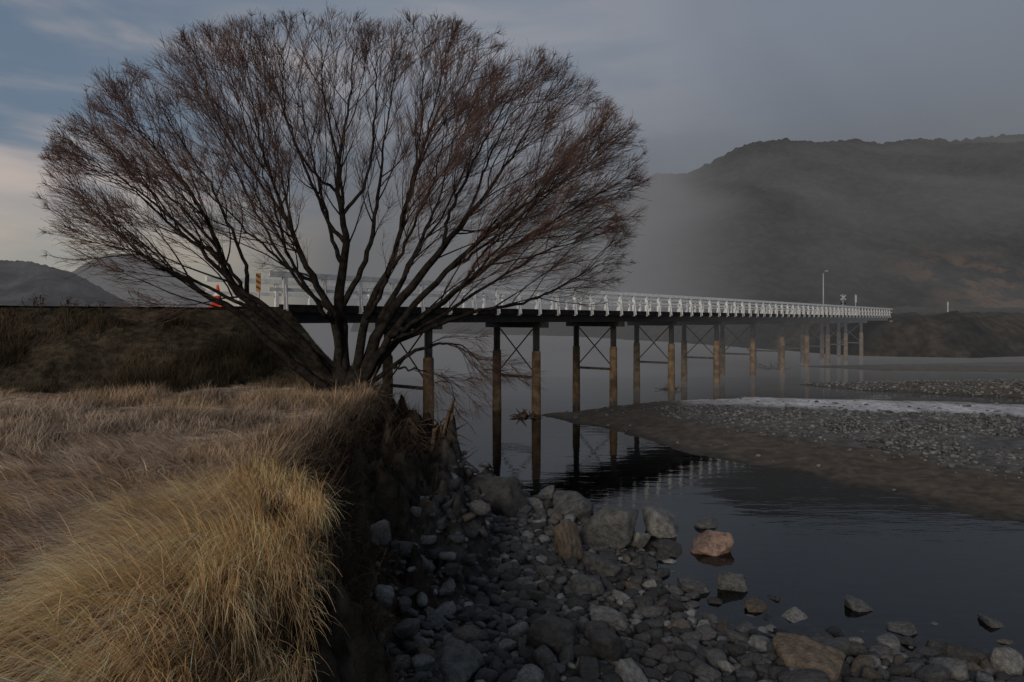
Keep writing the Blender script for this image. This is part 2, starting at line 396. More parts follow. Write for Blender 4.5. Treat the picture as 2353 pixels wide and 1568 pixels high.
for i, (xi, yi, zi, r) in enumerate(st):
    tone, tn = random.choices(TONES, WTS)[0]; kk = random.uniform(.7, 1.3); tone = tuple(v*kk for v in tone)
    a, b_, h = r*random.uniform(.95, 1.35), r*random.uniform(.75, 1), r*random.uniform(.45, .8)
    if i < 290:
        size = 'large' if r > .14 else 'mid sized' if r > .115 else 'small'
        put(random.choice(PR if random.random() < .75 else PA), 'cobble', (xi, yi, zi+h*.45), (a, b_, h), (random.uniform(-.35, .35), random.uniform(-.35, .35), random.uniform(0, 6.28)), tone,
            f'{size} {tn} cobble among the stones of the near river beach', 'stone', f'{size} {tn} cobbles on the river beach')
    else:
        S = SMALL[i % 12]; R = Matrix.Rotation(random.uniform(0, 6.28), 3, 'Z') @ Matrix.Rotation(random.uniform(-.4, .4), 3, 'X')
        W = (S[0]*np.array((a, b_, h))) @ np.array(R).T+np.array((xi, yi, zi+h*.4))
        V_.append(W); F_.append(S[1]+nb); C_.append(np.tile(np.array(tone), (len(W), 1))); nb += len(W)
tag(npmesh('small_stones', np.concatenate(V_), np.concatenate(F_), M['stones'], np.concatenate(C_)), 'small grey stones filling the near river beach', 'stones', kind='stuff')
# pebbles on the bars
V_, F_, C_ = [], [], []; nb = 0
def pebbles(fn, P, n, r0, r1, dens):
    global nb
    P_ = np.array(P); x0, y0 = P_.min(0); x1, y1 = P_.max(0)
    xx = rng.uniform(x0, x1, n); yy = rng.uniform(y0, y1, n)
    m = (xx/yy < .8); xx = xx[m]; yy = yy[m]; n = len(xx)
    zz, d = fn(xx, yy)
    kk = fbm(xx*.35, yy*.35, 71)
    m = (rng.random(n) < dens(d, kk, xx, yy))
    for xi, yi, zi, di in zip(xx[m], yy[m], zz[m], d[m]):
        r = r0+(r1-r0)*random.random()**3.5; S = random.choice(TINY)
        t = random.uniform(.04, .17); tc = np.array((t, t*.99, t*.97))
        a = random.uniform(0, 6.28); ca, sa = math.cos(a), math.sin(a)
        W = S[0]*np.array((r*1.2, r*.9, r*.65)); W = np.stack([W[:, 0]*ca-W[:, 1]*sa, W[:, 0]*sa+W[:, 1]*ca, W[:, 2]], 1)+np.array((xi, yi, zi+r*.2))
        V_.append(W); F_.append(S[1]+nb); C_.append(np.tile(tc, (len(W), 1))); nb += len(W)
pebbles(bar1, BAR1, 62000, .03, .11, lambda d, k, x, y: np.where(d > 0, sst(2.6, 5.6, d)*sst(.28, .45, k)*.95*(1-np.clip(2.0*frostA(x, y), 0, .97))+.012, .0))
pebbles(bar2, BAR2, 18000, .05, .15, lambda d, k, x, y: np.where(d > .2, .8, 0))
tag(npmesh('pebbles', np.concatenate(V_), np.concatenate(F_), M['stones'], np.concatenate(C_), smooth=False), 'grey pebbles scattered over the gravel bars', 'pebbles', kind='stuff')
# ------------------------------------------------------------------ grass
def blades(name, P, L, dirx, diry, lean, droop, w, cols, label, seg=5):
    n = len(P); pts = [P]; cur = P.copy()
    for s in range(seg):
        th = np.minimum(lean+droop*(s+.5)/seg, 2.2)
        st_ = np.stack([np.sin(th)*dirx, np.sin(th)*diry, np.cos(th)], 1)*(L/seg)[:, None]
        cur = cur+st_; pts.append(cur)
    a = rng.uniform(-.9, .9, n); px, py = -diry, dirx
    wx = (px*np.cos(a)-py*np.sin(a)); wy = (px*np.sin(a)+py*np.cos(a))
    V = np.zeros((n, (seg+1)*2, 3)); C = np.zeros((n, (seg+1)*2, 3))
    for s in range(seg+1):
        ww = (w*(1-.9*(s/seg)**1.5)/2); off = np.stack([wx*ww, wy*ww, np.zeros(n)], 1)
        V[:, 2*s] = pts[s]-off; V[:, 2*s+1] = pts[s]+off
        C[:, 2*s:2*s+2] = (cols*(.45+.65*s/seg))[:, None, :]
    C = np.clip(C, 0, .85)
    b = (np.arange(n)*(seg+1)*2)[:, None]
    Fc = np.concatenate([b+np.array([[2*s, 2*s+1, 2*s+3, 2*s+2]]) for s in range(seg)], 0)
    return tag(npmesh(name, V.reshape(-1, 3), Fc, M['grass'], C.reshape(-1, 3), smooth=False), label, 'grass', kind='stuff')
def sample(n, y0, y1, xl, pw=1.0):
    yy = y0+(y1-y0)*rng.random(n)**pw; xx = yy*rng.uniform(-.86, xl, n); zz, db, dw, dr, em = land(xx, yy); return xx, yy, zz, db, dr, em
def jit(c, n, v=.25): return np.array(c)[None, :]*(1+rng.uniform(-v, v, (n, 1)))
def locks(P, f, s): return .55+.9*vn(P[:, 0]*f, P[:, 1]*f, s)
# tall golden grass along the edge
xx, yy, zz, db, dr, em = sample(85000, 2.3, 7.4, -.05)
wid = .15+1.0*sst(7.3, 5.4, yy)*(.6+.8*vn(yy*.8, yy*0, 3))
m = (db > -.2) & (db < wid) & (rng.random(len(xx)) < .8)
P = np.stack([xx, yy, zz-.02], 1)[m]; n = len(P); tuft = vn(P[:, 0]*2.4, P[:, 1]*2.4, 81); lk = vn(P[:, 0]*7, P[:, 1]*7, 82)
a = -1.25-1.0*sst(.0, .9, db[m])+(lk-.5)*1.0+rng.normal(0, .18, n); L = (.36+.36*tuft)*rng.uniform(.5, 1.15, n)
ccol = jit((.88, .60, .325), n, .4)*(.8+.4*tuft)[:, None]*locks(P, 9, 84)[:, None]
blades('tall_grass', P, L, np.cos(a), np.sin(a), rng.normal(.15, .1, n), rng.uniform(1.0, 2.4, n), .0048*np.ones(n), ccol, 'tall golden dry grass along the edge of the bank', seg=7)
# combed frosted grass
xx, yy, zz, db, dr, em = sample(72000, 2.0, 9.5, -.08, 1.1)
m = (db > .35) & (~em)
P = np.stack([xx, yy, zz-.02], 1)[m]; n = len(P); lk = vn(P[:, 0]*6, P[:, 1]*6, 86)
sw = fbm(P[:, 0]*.8, P[:, 1]*.8, 83); a = -2.2+(sw-.5)*3.4+(lk-.5)*1.4+rng.normal(0, .25, n); tuft = vn(P[:, 0]*1.3, P[:, 1]*1.3, 85)
near = sst(7, 4.5, P[:, 1])
L = (.18+.30*tuft+.2*near)*rng.uniform(.5, 1.25, n)
k = sst(.35, .65, fbm(P[:, 0]*.9, P[:, 1]*.9, 87))[:, None]
ccol = (jit((.72, .51, .33), n, .5)*(1-k)+jit((.60, .46, .355), n, .5)*k)*(.8+.4*tuft)[:, None]*locks(P, 7, 88)[:, None]
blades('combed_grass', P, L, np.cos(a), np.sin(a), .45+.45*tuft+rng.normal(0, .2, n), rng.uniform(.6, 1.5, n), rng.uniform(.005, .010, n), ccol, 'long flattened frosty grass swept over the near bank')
# mid distance frosted turf
xx, yy, zz, db, dr, em = sample(80000, 8.0, 18.5, -.1, 1.1)
m = (db > -.1) & (~em)
P = np.stack([xx, yy, zz-.02], 1)[m]; n = len(P); tuft = fbm(P[:, 0]*.9, P[:, 1]*.9, 91); a = rng.uniform(-PI, PI, n)
L = (.06+.34*sst(.42, .75, tuft))*rng.uniform(.6, 1.2, n)
k = sst(.4, .6, fbm(P[:, 0]*.5, P[:, 1]*.5, 93))[:, None]
ccol = ((jit((.50, .36, .235), n, .45)*(1-k)+jit((.37, .295, .24), n, .45)*k)*sst(18, 12, P[:, 1])[:, None]*.75+.25*jit((.28, .215, .155), n))*locks(P, 3, 94)[:, None]
blades('frosted_turf', P, L, np.cos(a), np.sin(a), rng.uniform(.1, .8, n), rng.uniform(.2, 1, n), .010*np.ones(n), ccol, 'frosted turf between the near grass and the embankment', seg=3)
# embankment rough grass
xx, yy, zz, db, dr, em = sample(90000, 11, 22, -.2)
m = em & (dr > 2.3)
P = np.stack([xx, yy, zz-.02], 1)[m]; n = len(P); tuft = fbm(P[:, 0]*1.1, P[:, 1]*1.1, 95); a = rng.uniform(-PI, PI, n)
L = (.06+.5*sst(.42, .8, tuft)*sst(2.4, 3.6, dr[m]))*rng.uniform(.5, 1.2, n); k = sst(.45, .7, fbm(P[:, 0]*.6, P[:, 1]*.6, 97))[:, None]
ccol = (jit((.042, .036, .025), n, .4)*(1-k)+jit((.095, .074, .05), n, .4)*k)*locks(P, 2, 96)[:, None]
blades('embankment_grass', P, L, np.cos(a), np.sin(a), rng.uniform(0, .6, n), rng.uniform(.1, 1, n), .011*np.ones(n), ccol, 'dark rough grass on the slope of the road embankment', seg=3)
# dead stalks and overhanging fringe on the eroded edge
xx, yy, zz, db, dr, em = sample(130000, 5.6, 18.5, .06)
m = (db > -2.3) & (db < .4) & (zz > .9) & (rng.random(len(xx)) < .65*sst(-1.9, -.2, db)+.12) & (fbm(xx*1.4, yy*1.4, 99) > .5-.2*sst(-.8, .1, db)) & (rng.random(len(xx)) < sst(5.6, 8, yy)+.25)
P = np.stack([xx, yy, zz-.02], 1)[m]; n = len(P); a = rng.normal(-.3, 1.3, n)
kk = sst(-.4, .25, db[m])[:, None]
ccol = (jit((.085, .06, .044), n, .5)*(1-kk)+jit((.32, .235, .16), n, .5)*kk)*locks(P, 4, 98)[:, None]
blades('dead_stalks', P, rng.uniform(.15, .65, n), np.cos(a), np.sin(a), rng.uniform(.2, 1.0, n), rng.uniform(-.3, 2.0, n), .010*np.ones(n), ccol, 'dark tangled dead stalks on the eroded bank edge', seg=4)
# ------------------------------------------------------------------ willow tree
TB = Vector((-3.7, 15.4, 2.6)); CC = Vector((-3.52, 15.4, 7.0)); RX, RY, RZ = 6.9, 4.6, 4.4
tree = empty('willow_tree', TB); tag(tree, 'large bare many stemmed willow tree on the edge of the grass bank', 'tree')
def cr(pts, n):
    P = [pts[0]*2-pts[1]]+pts+[pts[-1]*2-pts[-2]]; out = []
    m = len(pts)-1
    for i in range(n+1):
        u = min(i/n*m, m-1e-6); k = int(u); t = u-k; a, b_, c_, d = P[k:k+4]
        out.append(.5*((2*b_)+(c_-a)*t+(2*a-5*b_+4*c_-d)*t*t+(3*b_-a-3*c_+d)*t**3))
    return out
MAIN = [ # the stems that rise from the base: (depth offset at tip, start radius, px path)
 (-1.6, .17, [(770, 905), (690, 850), (625, 790), (545, 720), (430, 650), (330, 585), (250, 520), (175, 450)]),
 (.2, .18, [(775, 895), (735, 830), (620, 735), (530, 650), (500, 560), (430, 430), (345, 330), (250, 240)]),
 (-1.6, .15, [(785, 890), (765, 730), (705, 610), (645, 470), (600, 330), (565, 150)]),
 (.6, .19, [(795, 890), (778, 700), (795, 560), (775, 420), (800, 250), (815, 90)]),
 (-2.0, .15, [(810, 890), (845, 720), (900, 600), (940, 450), (980, 300), (1030, 130)]),
 (-.3, .19, [(820, 890), (885, 740), (985, 610), (1090, 480), (1180, 350), (1260, 210)]),
 (1.0, .15, [(828, 895), (920, 770), (1050, 670), (1190, 560), (1320, 480), (1455, 400)]),
 (.6, .08, [(835, 898), (930, 820), (1010, 790), (1070, 800), (1125, 860)]),
 (3.4, .14, [(790, 890), (770, 740), (690, 580), (650, 420), (620, 230)]),
 (3.4, .14, [(815, 890), (880, 730), (960, 570), (1020, 420), (1060, 230)]),
 (-2.9, .13, [(778, 900), (690, 780), (560, 670), (440, 560), (340, 470), (215, 370)]),
 (-1.5, .14, [(825, 895), (905, 760), (1030, 620), (1170, 500), (1290, 420), (1395, 320)]),
]
SEC = [ # limbs that fork off them: the first points only steer where the fork lies
 (1.5, .12, [(690, 680), (610, 530), (545, 400), (490, 290), (430, 150)]),
 (2.4, .11, [(765, 580), (735, 430), (700, 280), (690, 140)]),
 (1.2, .12, [(815, 720), (845, 580), (870, 430), (890, 280), (920, 110)]),
 (2.2, .11, [(940, 600), (1030, 470), (1090, 330), (1150, 170)]),
 (-2.4, .11, [(930, 790), (1070, 690), (1210, 600), (1310, 560), (1420, 520)]),
 (3.0, .10, [(640, 620), (540, 500), (440, 400), (330, 250)]),
 (3.0, .10, [(1080, 590), (1210, 480), (1330, 330)]),
 (-3.2, .10, [(740, 740), (660, 580), (620, 430), (540, 270)]),
 (-3.2, .10, [(850, 740), (930, 560), (1000, 400), (1030, 260)]),
 (-3.0, .09, [(930, 770), (1080, 640), (1190, 520), (1280, 400)]),
 (1.8, .08, [(950, 780), (1080, 720), (1220, 690), (1320, 640), (1410, 590)]),
 (-2.6, .07, [(660, 800), (560, 700), (430, 640), (350, 610), (265, 560)]),
 (-1.2, .05, [(900, 850), (960, 850), (1020, 870), (1050, 900)]),
 (1.5, .09, [(590, 600), (490, 440), (400, 300), (340, 180)]),
 (-1.0, .09, [(560, 640), (440, 500), (330, 400), (200, 300)]),
 (1.0, .09, [(740, 520), (690, 360), (640, 220), (620, 130)]),
 (.8, .09, [(1010, 500), (1100, 350), (1170, 230), (1210, 180)]),
 (-.5, .09, [(1090, 600), (1240, 460), (1350, 360), (1420, 310)]),
 (-.8, .08, [(800, 420), (760, 300), (740, 190), (740, 110)]),
 (.5, .08, [(940, 450), (990, 300), (1080, 180), (1100, 130)]),
 (.5, .08, [(500, 560), (370, 480), (260, 400), (170, 370)]),
 (-1.2, .08, [(645, 470), (540, 340), (480, 220), (470, 130)]),
 (.4, .07, [(600, 330), (560, 250), (520, 170), (505, 120)]),
 (-.4, .07, [(690, 400), (660, 280), (650, 180), (650, 110)]),
 (.2, .07, [(880, 430), (860, 280), (865, 170), (870, 90)]),
 (-.6, .07, [(960, 400), (970, 250), (970, 150), (975, 100)]),
 (.6, .07, [(1090, 480), (1130, 350), (1190, 250), (1300, 220)]),
 (-.2, .07, [(430, 430), (350, 330), (290, 260), (270, 200)]),
]
twig = MB()
def rnd(): return Vector((random.gauss(0, 1), random.gauss(0, 1), random.gauss(0, 1)))
def crown(p):
    d = p-CC; k = 15.4/p.y if p.y < 15.4 else 1.0
    dz = d.z if d.z > 0 else d.z*.8
    return (abs(d.x*k/RX)**2.25+abs(d.y/RY)**2.25*.5+abs(dz*k/RZ)**2.25)**(1/2.25)
def sub(pos, dr, L, r, lvl, up):
    lim = .985+random.gauss(0, .012)
    n = 8 if lvl == 2 else 5 if lvl == 3 else 3
    pts = [pos.copy()]; p = pos.copy(); d = dr.normalized(); rad = (p-Vector((TB.x, TB.y, 4.4))).normalized()
    wob = rnd()*.035
    for i in range(n):
        d = (d+rnd()*.065+wob+rad*(.15 if lvl == 2 else .10)+Vector((0, 0, up))).normalized(); q = p+d*(L/n)
        if crown(q) > lim and i >= 1: break
        p = q; pts.append(p.copy())
    m = len(pts)-1
    if m < 1: return
    r1 = .0019 if lvl > 3 else .0025
    rr = [r+(r1-r)*i/m for i in range(m+1)]
    (twig if lvl > 2 else limb_mb).tube(pts, rr, 3 if lvl > 2 else 4, cap=False)
    if lvl >= 4: return
    L = L*m/n
    k = int((6.5 if lvl == 2 else 7.5)*L+random.random())+1
    jobs = [(random.uniform(.25, 1.0), 16, 40, 1.0) for j in range(k)]
    if lvl == 2: jobs += [(1.0, 5, 60, .5)]*7
    for (f, a0, a1, ls) in jobs:
        t = f*m; i = min(int(t), m-1); q = pts[i].lerp(pts[i+1], t-i)
        tg = (pts[i+1]-pts[i]).normalized(); sd = rnd(); sd = (sd-tg*sd.dot(tg)).normalized()
        a = math.radians(random.uniform(a0, a1))
        cl = (random.uniform(.4, 1.1)*(1-.25*f) if lvl == 2 else random.uniform(.16, .46))*ls
        sub(q, tg*math.cos(a)+sd*math.sin(a), cl, .0048 if lvl == 2 else .003, lvl+1, up*.8)
trunk = MB()
for (px0, r) in ((785, .3), (812, .28)):
    pts = [at(px0+8, 950, 15.4), at(px0+4, 915, 15.4), at(px0, 880, 15.4), at(px0-6 if px0 < 800 else px0+10, 845, 15.4)]
    trunk.tube(pts, [r*1.45, r*1.1, r*.85, r*.6], 12)
TINV = Matrix.Translation(-TB)
to = trunk.build('trunk', M['bark'], tree, True); to.matrix_parent_inverse = TINV
mainpts = []
def limb(ctrl, r0, t0, dens, low):
    global limb_mb
    limb_mb = MB(); nseg = 28; pts = cr(ctrl, nseg)
    for i in range(2, nseg): pts[i] = pts[i]+rnd()*.018
    rr = [max(.005, r0*((1-i/nseg)**1.25)*.76+.004) for i in range(nseg+1)]
    limb_mb.tube(pts, rr, 8)
    ln = sum((pts[i+1]-pts[i]).length for i in range(nseg))
    nsub = int(ln*dens)
    for j in range(nsub):
        t = (t0+(1-t0)*((j+random.random())/nsub)**.75)*nseg; i = min(int(t), nseg-1); q = pts[i].lerp(pts[i+1], t-i)
        tg = (pts[i+1]-pts[i]).normalized(); sd = rnd(); sd = (sd-tg*sd.dot(tg)).normalized(); a = math.radians(random.uniform(18, 55))
        f = t/nseg
        L = random.uniform(1.0, 2.8)*(1.15-.4*f)
        if low: L *= .5
        sub(q, tg*math.cos(a)+sd*math.sin(a), L, max(.009, min(rr[i]*.5, .022)), 2, -.03 if low else .02)
    o = limb_mb.build('limb', M['bark'], tree, True); o.matrix_parent_inverse = TINV
    return pts, rr
for (dy, r0, path) in MAIN:
    m = len(path)-1
    pts, rr = limb([at(q[0], q[1], 15.4+dy*(i/m)**1.1) for i, q in enumerate(path)], r0, .36, 2.6, path[-1][1] > 800)
    mainpts += [(pts[i], rr[i]) for i in range(5, 20)]
for (dy, r0, path) in SEC:
    m = len(path)-1
    ctrl = [at(q[0], q[1], 15.4+dy*((i+1.5)/(m+1.5))**1.1) for i, q in enumerate(path)]
    tgt = ctrl[0]+(Vector((TB.x, TB.y, 3.2))-ctrl[0])*.12
    fp, fr_ = min(mainpts, key=lambda q: (q[0]-tgt).length+max(0, (q[0].z-ctrl[0].z))*1.0)
    limb([fp]+ctrl[1:] if (fp-ctrl[0]).length < .5 else [fp]+[fp.lerp(ctrl[1], .4)*.6+ctrl[0]*.4]+ctrl[1:], min(r0, fr_*.85), .25, 2.9, path[-1][1] > 800)
o = twig.build('crown', M['twig'], tree); o.matrix_parent_inverse = TINV
o['label'] = 'dense reddish brown crown of fine bare twigs'
def hz(p): return float(land(np.array([p.x]), np.array([p.y]))[0][0])
for path in ([(830, 905), (900, 930), (960, 960), (1010, 985), (1030, 1040)], [(840, 910), (910, 960), (960, 1020), (985, 1060)], [(820, 915), (880, 980), (930, 1060), (1000, 1080), (1060, 1120)],
             [(850, 905), (930, 925), (1000, 935), (1040, 985), (1025, 1010)], [(800, 920), (850, 1000), (880, 1070), (950, 1100)], [(845, 905), (900, 915), (960, 925), (1010, 960), (1045, 1030), (1030, 1080)], [(790, 930), (830, 1020), (900, 1100), (1000, 1140)]):
    rb = MB(); c_ = [at(q[0], q[1], 15.2+.2*i) for i, q in enumerate(path)]; pts = cr(c_, 20)
    for i_, p_ in enumerate(pts):
        h_ = hz(p_)+.04; p_.z = h_+(.0 if i_ % 5 else .12)+.12*max(0, math.sin(i_*.7))
    pts = [p_+rnd()*.03 for p_ in pts]
    rb.tube(pts, [.085-.065*i/20 for i in range(21)], 6)
    for j in range(18):
        i = random.randint(4, 19); q = pts[i]; ds = [q]; d = rnd()+Vector((.6, -.3, 0))
        for k_ in range(5): d = d+rnd()*.6; ds.append(ds[-1]+d.normalized()*.15+Vector((0, 0, -.05)))
        rb.tube(ds, [.022, .018, .014, .010, .008, .004], 4)
    o = rb.build('root', M['root'], tree, True); o.matrix_parent_inverse = TINV
# ------------------------------------------------------------------ bridge
bridge = empty('bridge', bp(-14, 0, 0)); tag(bridge, 'long single lane bridge on timber piles with white railings over the misty river', 'bridge')
INV = Matrix.Translation(-bp(-14, 0, 0))
def part(mb, name, m, parent=None, smooth=False, bevel=0):
    o = mb.build(name, m, parent or bridge, smooth, bevel)
    o.matrix_parent_inverse = INV if (parent is None) else Matrix.Identity(4)
    return o
RB = Matrix.Rotation(math.atan2(BD.y, BD.x), 3, 'Z')
T0, T1, S = -14.0, 76.0, 7.0; TL = T1-T0; TM = (T0+T1)/2
b = MB(); b.box(bp(TM, 0, 4.81), (TL, 4.1, .16), RB); part(b, 'deck', M['deck'])
posts = []
for sgn in (-1, 1):
    b = MB(); b.box(bp(TM, sgn*1.98, 4.935), (TL, .14, .09), RB); part(b, 'kerb', M['deck'])
    b = MB(); b.box(bp(TM, sgn*2.0, 5.91), (TL+.8, .14, .17), RB); part(b, 'top_rail', M['white'])
    b = MB(); b.box(bp(TM, sgn*2.0, 5.44), (TL+.8, .06, .11), RB); part(b, 'middle_rail', M['white'])
    for i in range(68):
        t = T0+.15+i*1.45+(.7 if sgn < 0 else 0)
        if t < T1: posts.append((t, sgn))
posts.sort(); rest = MB()
for i, (t, sgn) in enumerate(posts):
    b = MB() if i < 98 else rest
    b.box(bp(t, sgn*2.0, 5.265), (.14, .12, 1.13), RB)
    b.tube([bp(t, sgn*2.07, 5.6), bp(t, sgn*2.16, 4.76)], .03, 4)
    if i < 98: part(b, 'railing_post', M['white'])
tag(part(rest, 'far_railing_posts', M['white']), kind='stuff')
for s_ in (-1.45, -.5, .5, 1.45):
    b = MB(); b.box(bp(TM, s_, 4.555), (TL, .2, .345), RB); part(b, 'girder', M['steel'])
for k in range(-1, 10):
    t = k*S
    b = MB(); b.box(bp(t, 0, 4.25), (.36, 3.7, .26), RB); part(b, 'pier_cap', M['steel'])
    for sgn in (-1, 1):
        b = MB(); b.box(bp(t, sgn*1.24, 3.5), (.2, .26, 1.25), RB)
        b.tube([bp(t-.16, sgn*1.24, 2.9), bp(t-.16, sgn*1.24, 4.12)], .04, 6)
        pile = part(b, 'pile', M['steel'])
        b = MB(); b.tube([bp(t, sgn*1.24, q) for q in (-1.3, 0, 1.5, 2.93, 3.0)], [.235, .23, .22, .215, .19], 10)
        o = b.build('pile_casing', M['casing'], pile, True)
    b = MB()
    b.tube([bp(t+.16, -1.15, 4.05), bp(t+.16, 1.2, 1.75)], .035, 5); b.tube([bp(t-.16, 1.15, 4.05), bp(t-.16, -1.2, 1.75)], .035, 5)
    part(b, 'cross_brace', M['brace'])
    b = MB(); b.box(bp(t, 0, 1.75), (.1, 2.1, .13), RB); part(b, 'strut', M['brace'])
for t in (T0-.25, T1+.3):
    b = MB(); b.box(bp(t, 0, 2.35), (.5, 4.3, 4.1), RB); part(b, 'abutment', M['conc'], bevel=.03)
# road on the embankment
rp = [bp(-14.1)]+[Vector((a_, b_, 0)) for a_, b_ in ROADC[1:]]; rp = cr(rp, 40); b = MB()
for i, p in enumerate(rp):
    tg = (rp[min(i+1, 40)]-rp[max(i-1, 0)]).normalized(); nn = Vector((tg.y, -tg.x, 0))
    b.v += [p+nn*1.9+Vector((0, 0, 4.86)), p-nn*1.9+Vector((0, 0, 4.86))]
    if i: b.f.append((2*i-2, 2*i-1, 2*i+1, 2*i))
tag(b.build('road', M['road']), 'sealed road leading onto the bridge', 'road', kind='structure')
# cone and hazard marker
cn = at(500, 700, 20.0); cn.z = 4.865
ce = empty('traffic_cone', cn); tag(ce, 'orange traffic cone standing at the left end of the bridge', 'traffic cone')
b = MB(); b.box((0, 0, .025), (.4, .4, .05)); b.build('base', M['orange'], ce, bevel=.01)
b = MB(); b.tube([(0, 0, .05), (0, 0, .62), (0, 0, .66)], [.16, .035, .02], 16); b.build('cone', M['orange'], ce, True)
b = MB(); b.tube([(0, 0, .33), (0, 0, .43)], [.103, .081], 16, cap=False); b.build('reflective_band', M['white'], ce, True)
hm = at(595, 700, 21.0); hm.z = 4.75; he = empty('hazard_marker', hm); tag(he, 'yellow and black striped hazard marker at the near corner of the bridge', 'road sign')
b = MB(); b.tube([(0, 0, -.4), (0, 0, 1.15)], .03, 8); b.build('post', M['galv'], he, True)
b = MB(); b.box((0, -.05, .9), (.14, .02, .56)); b.build('panel', M['amber'], he)
for j in range(3):
    b = MB(); z0 = .65+j*.18; b.v = [Vector(q) for q in ((-.068, -.0635, z0+.08), (.068, -.0635, z0), (.068, -.0635, z0+.08), (-.068, -.0635, z0+.16))]; b.f = [(0, 1, 2, 3)]
    b.build('stripe', M['black'], he)
# driftwood on piles
for (px, py, w, lab) in ((1215, 958, .8, 'tangle of driftwood caught at the foot of the nearest visible bridge pier'), (1540, 896, .8, 'small driftwood snag at the foot of the third pier from the tree'),
                         (1785, 850, 1.9, 'large driftwood snag sticking up from the water under the far half of the bridge')):
    p0 = onz(px, py); b = MB()
    for j in range(26):
        q = p0+Vector((random.gauss(0, w*.35), random.gauss(0, .3), random.uniform(-.03, .12))); d = Vector((random.gauss(0, 1), random.gauss(0, .5), random.uniform(.0, .25) if j % 3 else .0)).normalized()
        if w > 1.5 and j % 2: d = Vector((-1, random.gauss(0, .2), random.uniform(.25, .6))).normalized()
        pts = [q]; 
        for k in range(4): d = (d+rnd()*.2).normalized(); pts.append(pts[-1]+d*w*random.uniform(.1, .25))
        r = random.uniform(.02, .07); b.tube(pts, [r, r*.8, r*.6, r*.45, r*.25], 5)
    tag(b.build('driftwood', M['drift'], None, True), lab, 'driftwood')
# dead weeds along the road edge
WL = ['small dead weed at the far left end of the embankment skyline', 'dead weed second from the left on the embankment skyline', 'upright dead stalks third from the left on the embankment skyline', 'dead weed fourth from the left on the embankment skyline', 'low dead weed fifth from the left on the embankment skyline',
      'short dead stalks sixth from the left on the embankment skyline', 'tallest dead weed on the embankment skyline, second from the traffic cone', 'thin dead stalks on the skyline nearest the traffic cone']
for i, (px, h) in enumerate(((20, .25), (75, .45), (95, .5), (155, .4), (180, .3), (240, .25), (320, .55), (395, .3))):
    Yd = 16.9+.004*px; xw = (px-CX)/F*Yd; zw = hz(Vector((xw, Yd, 0))); b = MB()
    for j in range(random.randint(3, 6)):
        d = Vector((random.gauss(0, .25), random.gauss(0, .2), 1)).normalized(); pts = [Vector((xw+random.gauss(0, .06), Yd, zw-.05))]
        for k in range(4): d = (d+rnd()*.12).normalized(); pts.append(pts[-1]+d*h*.28*random.uniform(.7, 1.2))
        b.tube(pts, [.008, .007, .006, .005, .014], 4)
        for k in range(3):
            q = pts[random.randint(2, 4)]; b.tube([q, q+Vector((random.gauss(0, .05), random.gauss(0, .05), .06)), q+Vector((random.gauss(0, .08), 0, .1))], [.005, .004, .01], 3)
    tag(b.build('weed', M['weed']), WL[i], 'plant')
# ------------------------------------------------------------------ far bank, hills
def hill_mat(name, base, warm, fogx, top):
    m = bpy.data.materials.new(name); m.use_nodes = True; nt = m.node_tree; nt.nodes.clear()
    out = N(nt, 'ShaderNodeOutputMaterial'); g = N(nt, 'ShaderNodeNewGeometry'); s = N(nt, 'ShaderNodeSeparateXYZ'); nt.links.new(g.outputs['Position'], s.inputs[0])
    p = N(nt, 'ShaderNodeBsdfDiffuse')
    n1 = noise_n(nt, g.outputs['Position'], .16, 6, .75); n2 = noise_n(nt, g.outputs['Position'], .07, 5, .7)
    c = mixc(nt, smooth_n(nt, n1, .40, .60), base, tuple(v*2.8 for v in base))
    w = math_n(nt, 'MULTIPLY', smooth_n(nt, n2, .44, .58), smooth_n(nt, s.outputs[2], 30, 16))
    w = math_n(nt, 'MULTIPLY', w, smooth_n(nt, s.outputs[0], 100, 125))
    c = mixc(nt, w, c, warm)
    nt.links.new(c, p.inputs[0])
    # valley mist painted on the slope as fog-coloured emission: closes over the left end, drifts in a band at mid height, thins at the foot
    mpn = N(nt, 'ShaderNodeMapping'); nt.links.new(g.outputs['Position'], mpn.inputs[0]); mpn.inputs['Scale'].default_value = (.010, .003, .015); mpn.inputs['Location'].default_value = (.3, 0, .4); mpn.inputs['Rotation'].default_value = (0, .35, 0)
    mz = noise_n(nt, mpn.outputs[0], 1.0, 2, .45, .3)
    lx = math_n(nt, 'SUBTRACT', s.outputs[0], math_n(nt, 'MULTIPLY', s.outputs[1], .25))
    xx_ = math_n(nt, 'ADD', lx, math_n(nt, 'MULTIPLY', math_n(nt, 'SUBTRACT', mz, .5), 60.0))
    left = smooth_n(nt, xx_, fogx[0], fogx[1], 1, 0)
    body = math_n(nt, 'ADD', smooth_n(nt, s.outputs[2], 12, top*.5, .14, .28), smooth_n(nt, mz, .32, .78, 0, .48))
    f = math_n(nt, 'ADD', left, math_n(nt, 'MULTIPLY', body, math_n(nt, 'SUBTRACT', 1.0, left)), clamp=True)
    em = N(nt, 'ShaderNodeEmission'); em.inputs[0].default_value = (*FOG, 1)
    mx = N(nt, 'ShaderNodeMixShader'); nt.links.new(f, mx.inputs[0]); nt.links.new(p.outputs[0], mx.inputs[1]); nt.links.new(em.outputs[0], mx.inputs[2])
    nt.links.new(mx.outputs[0], out.inputs[0]); return m
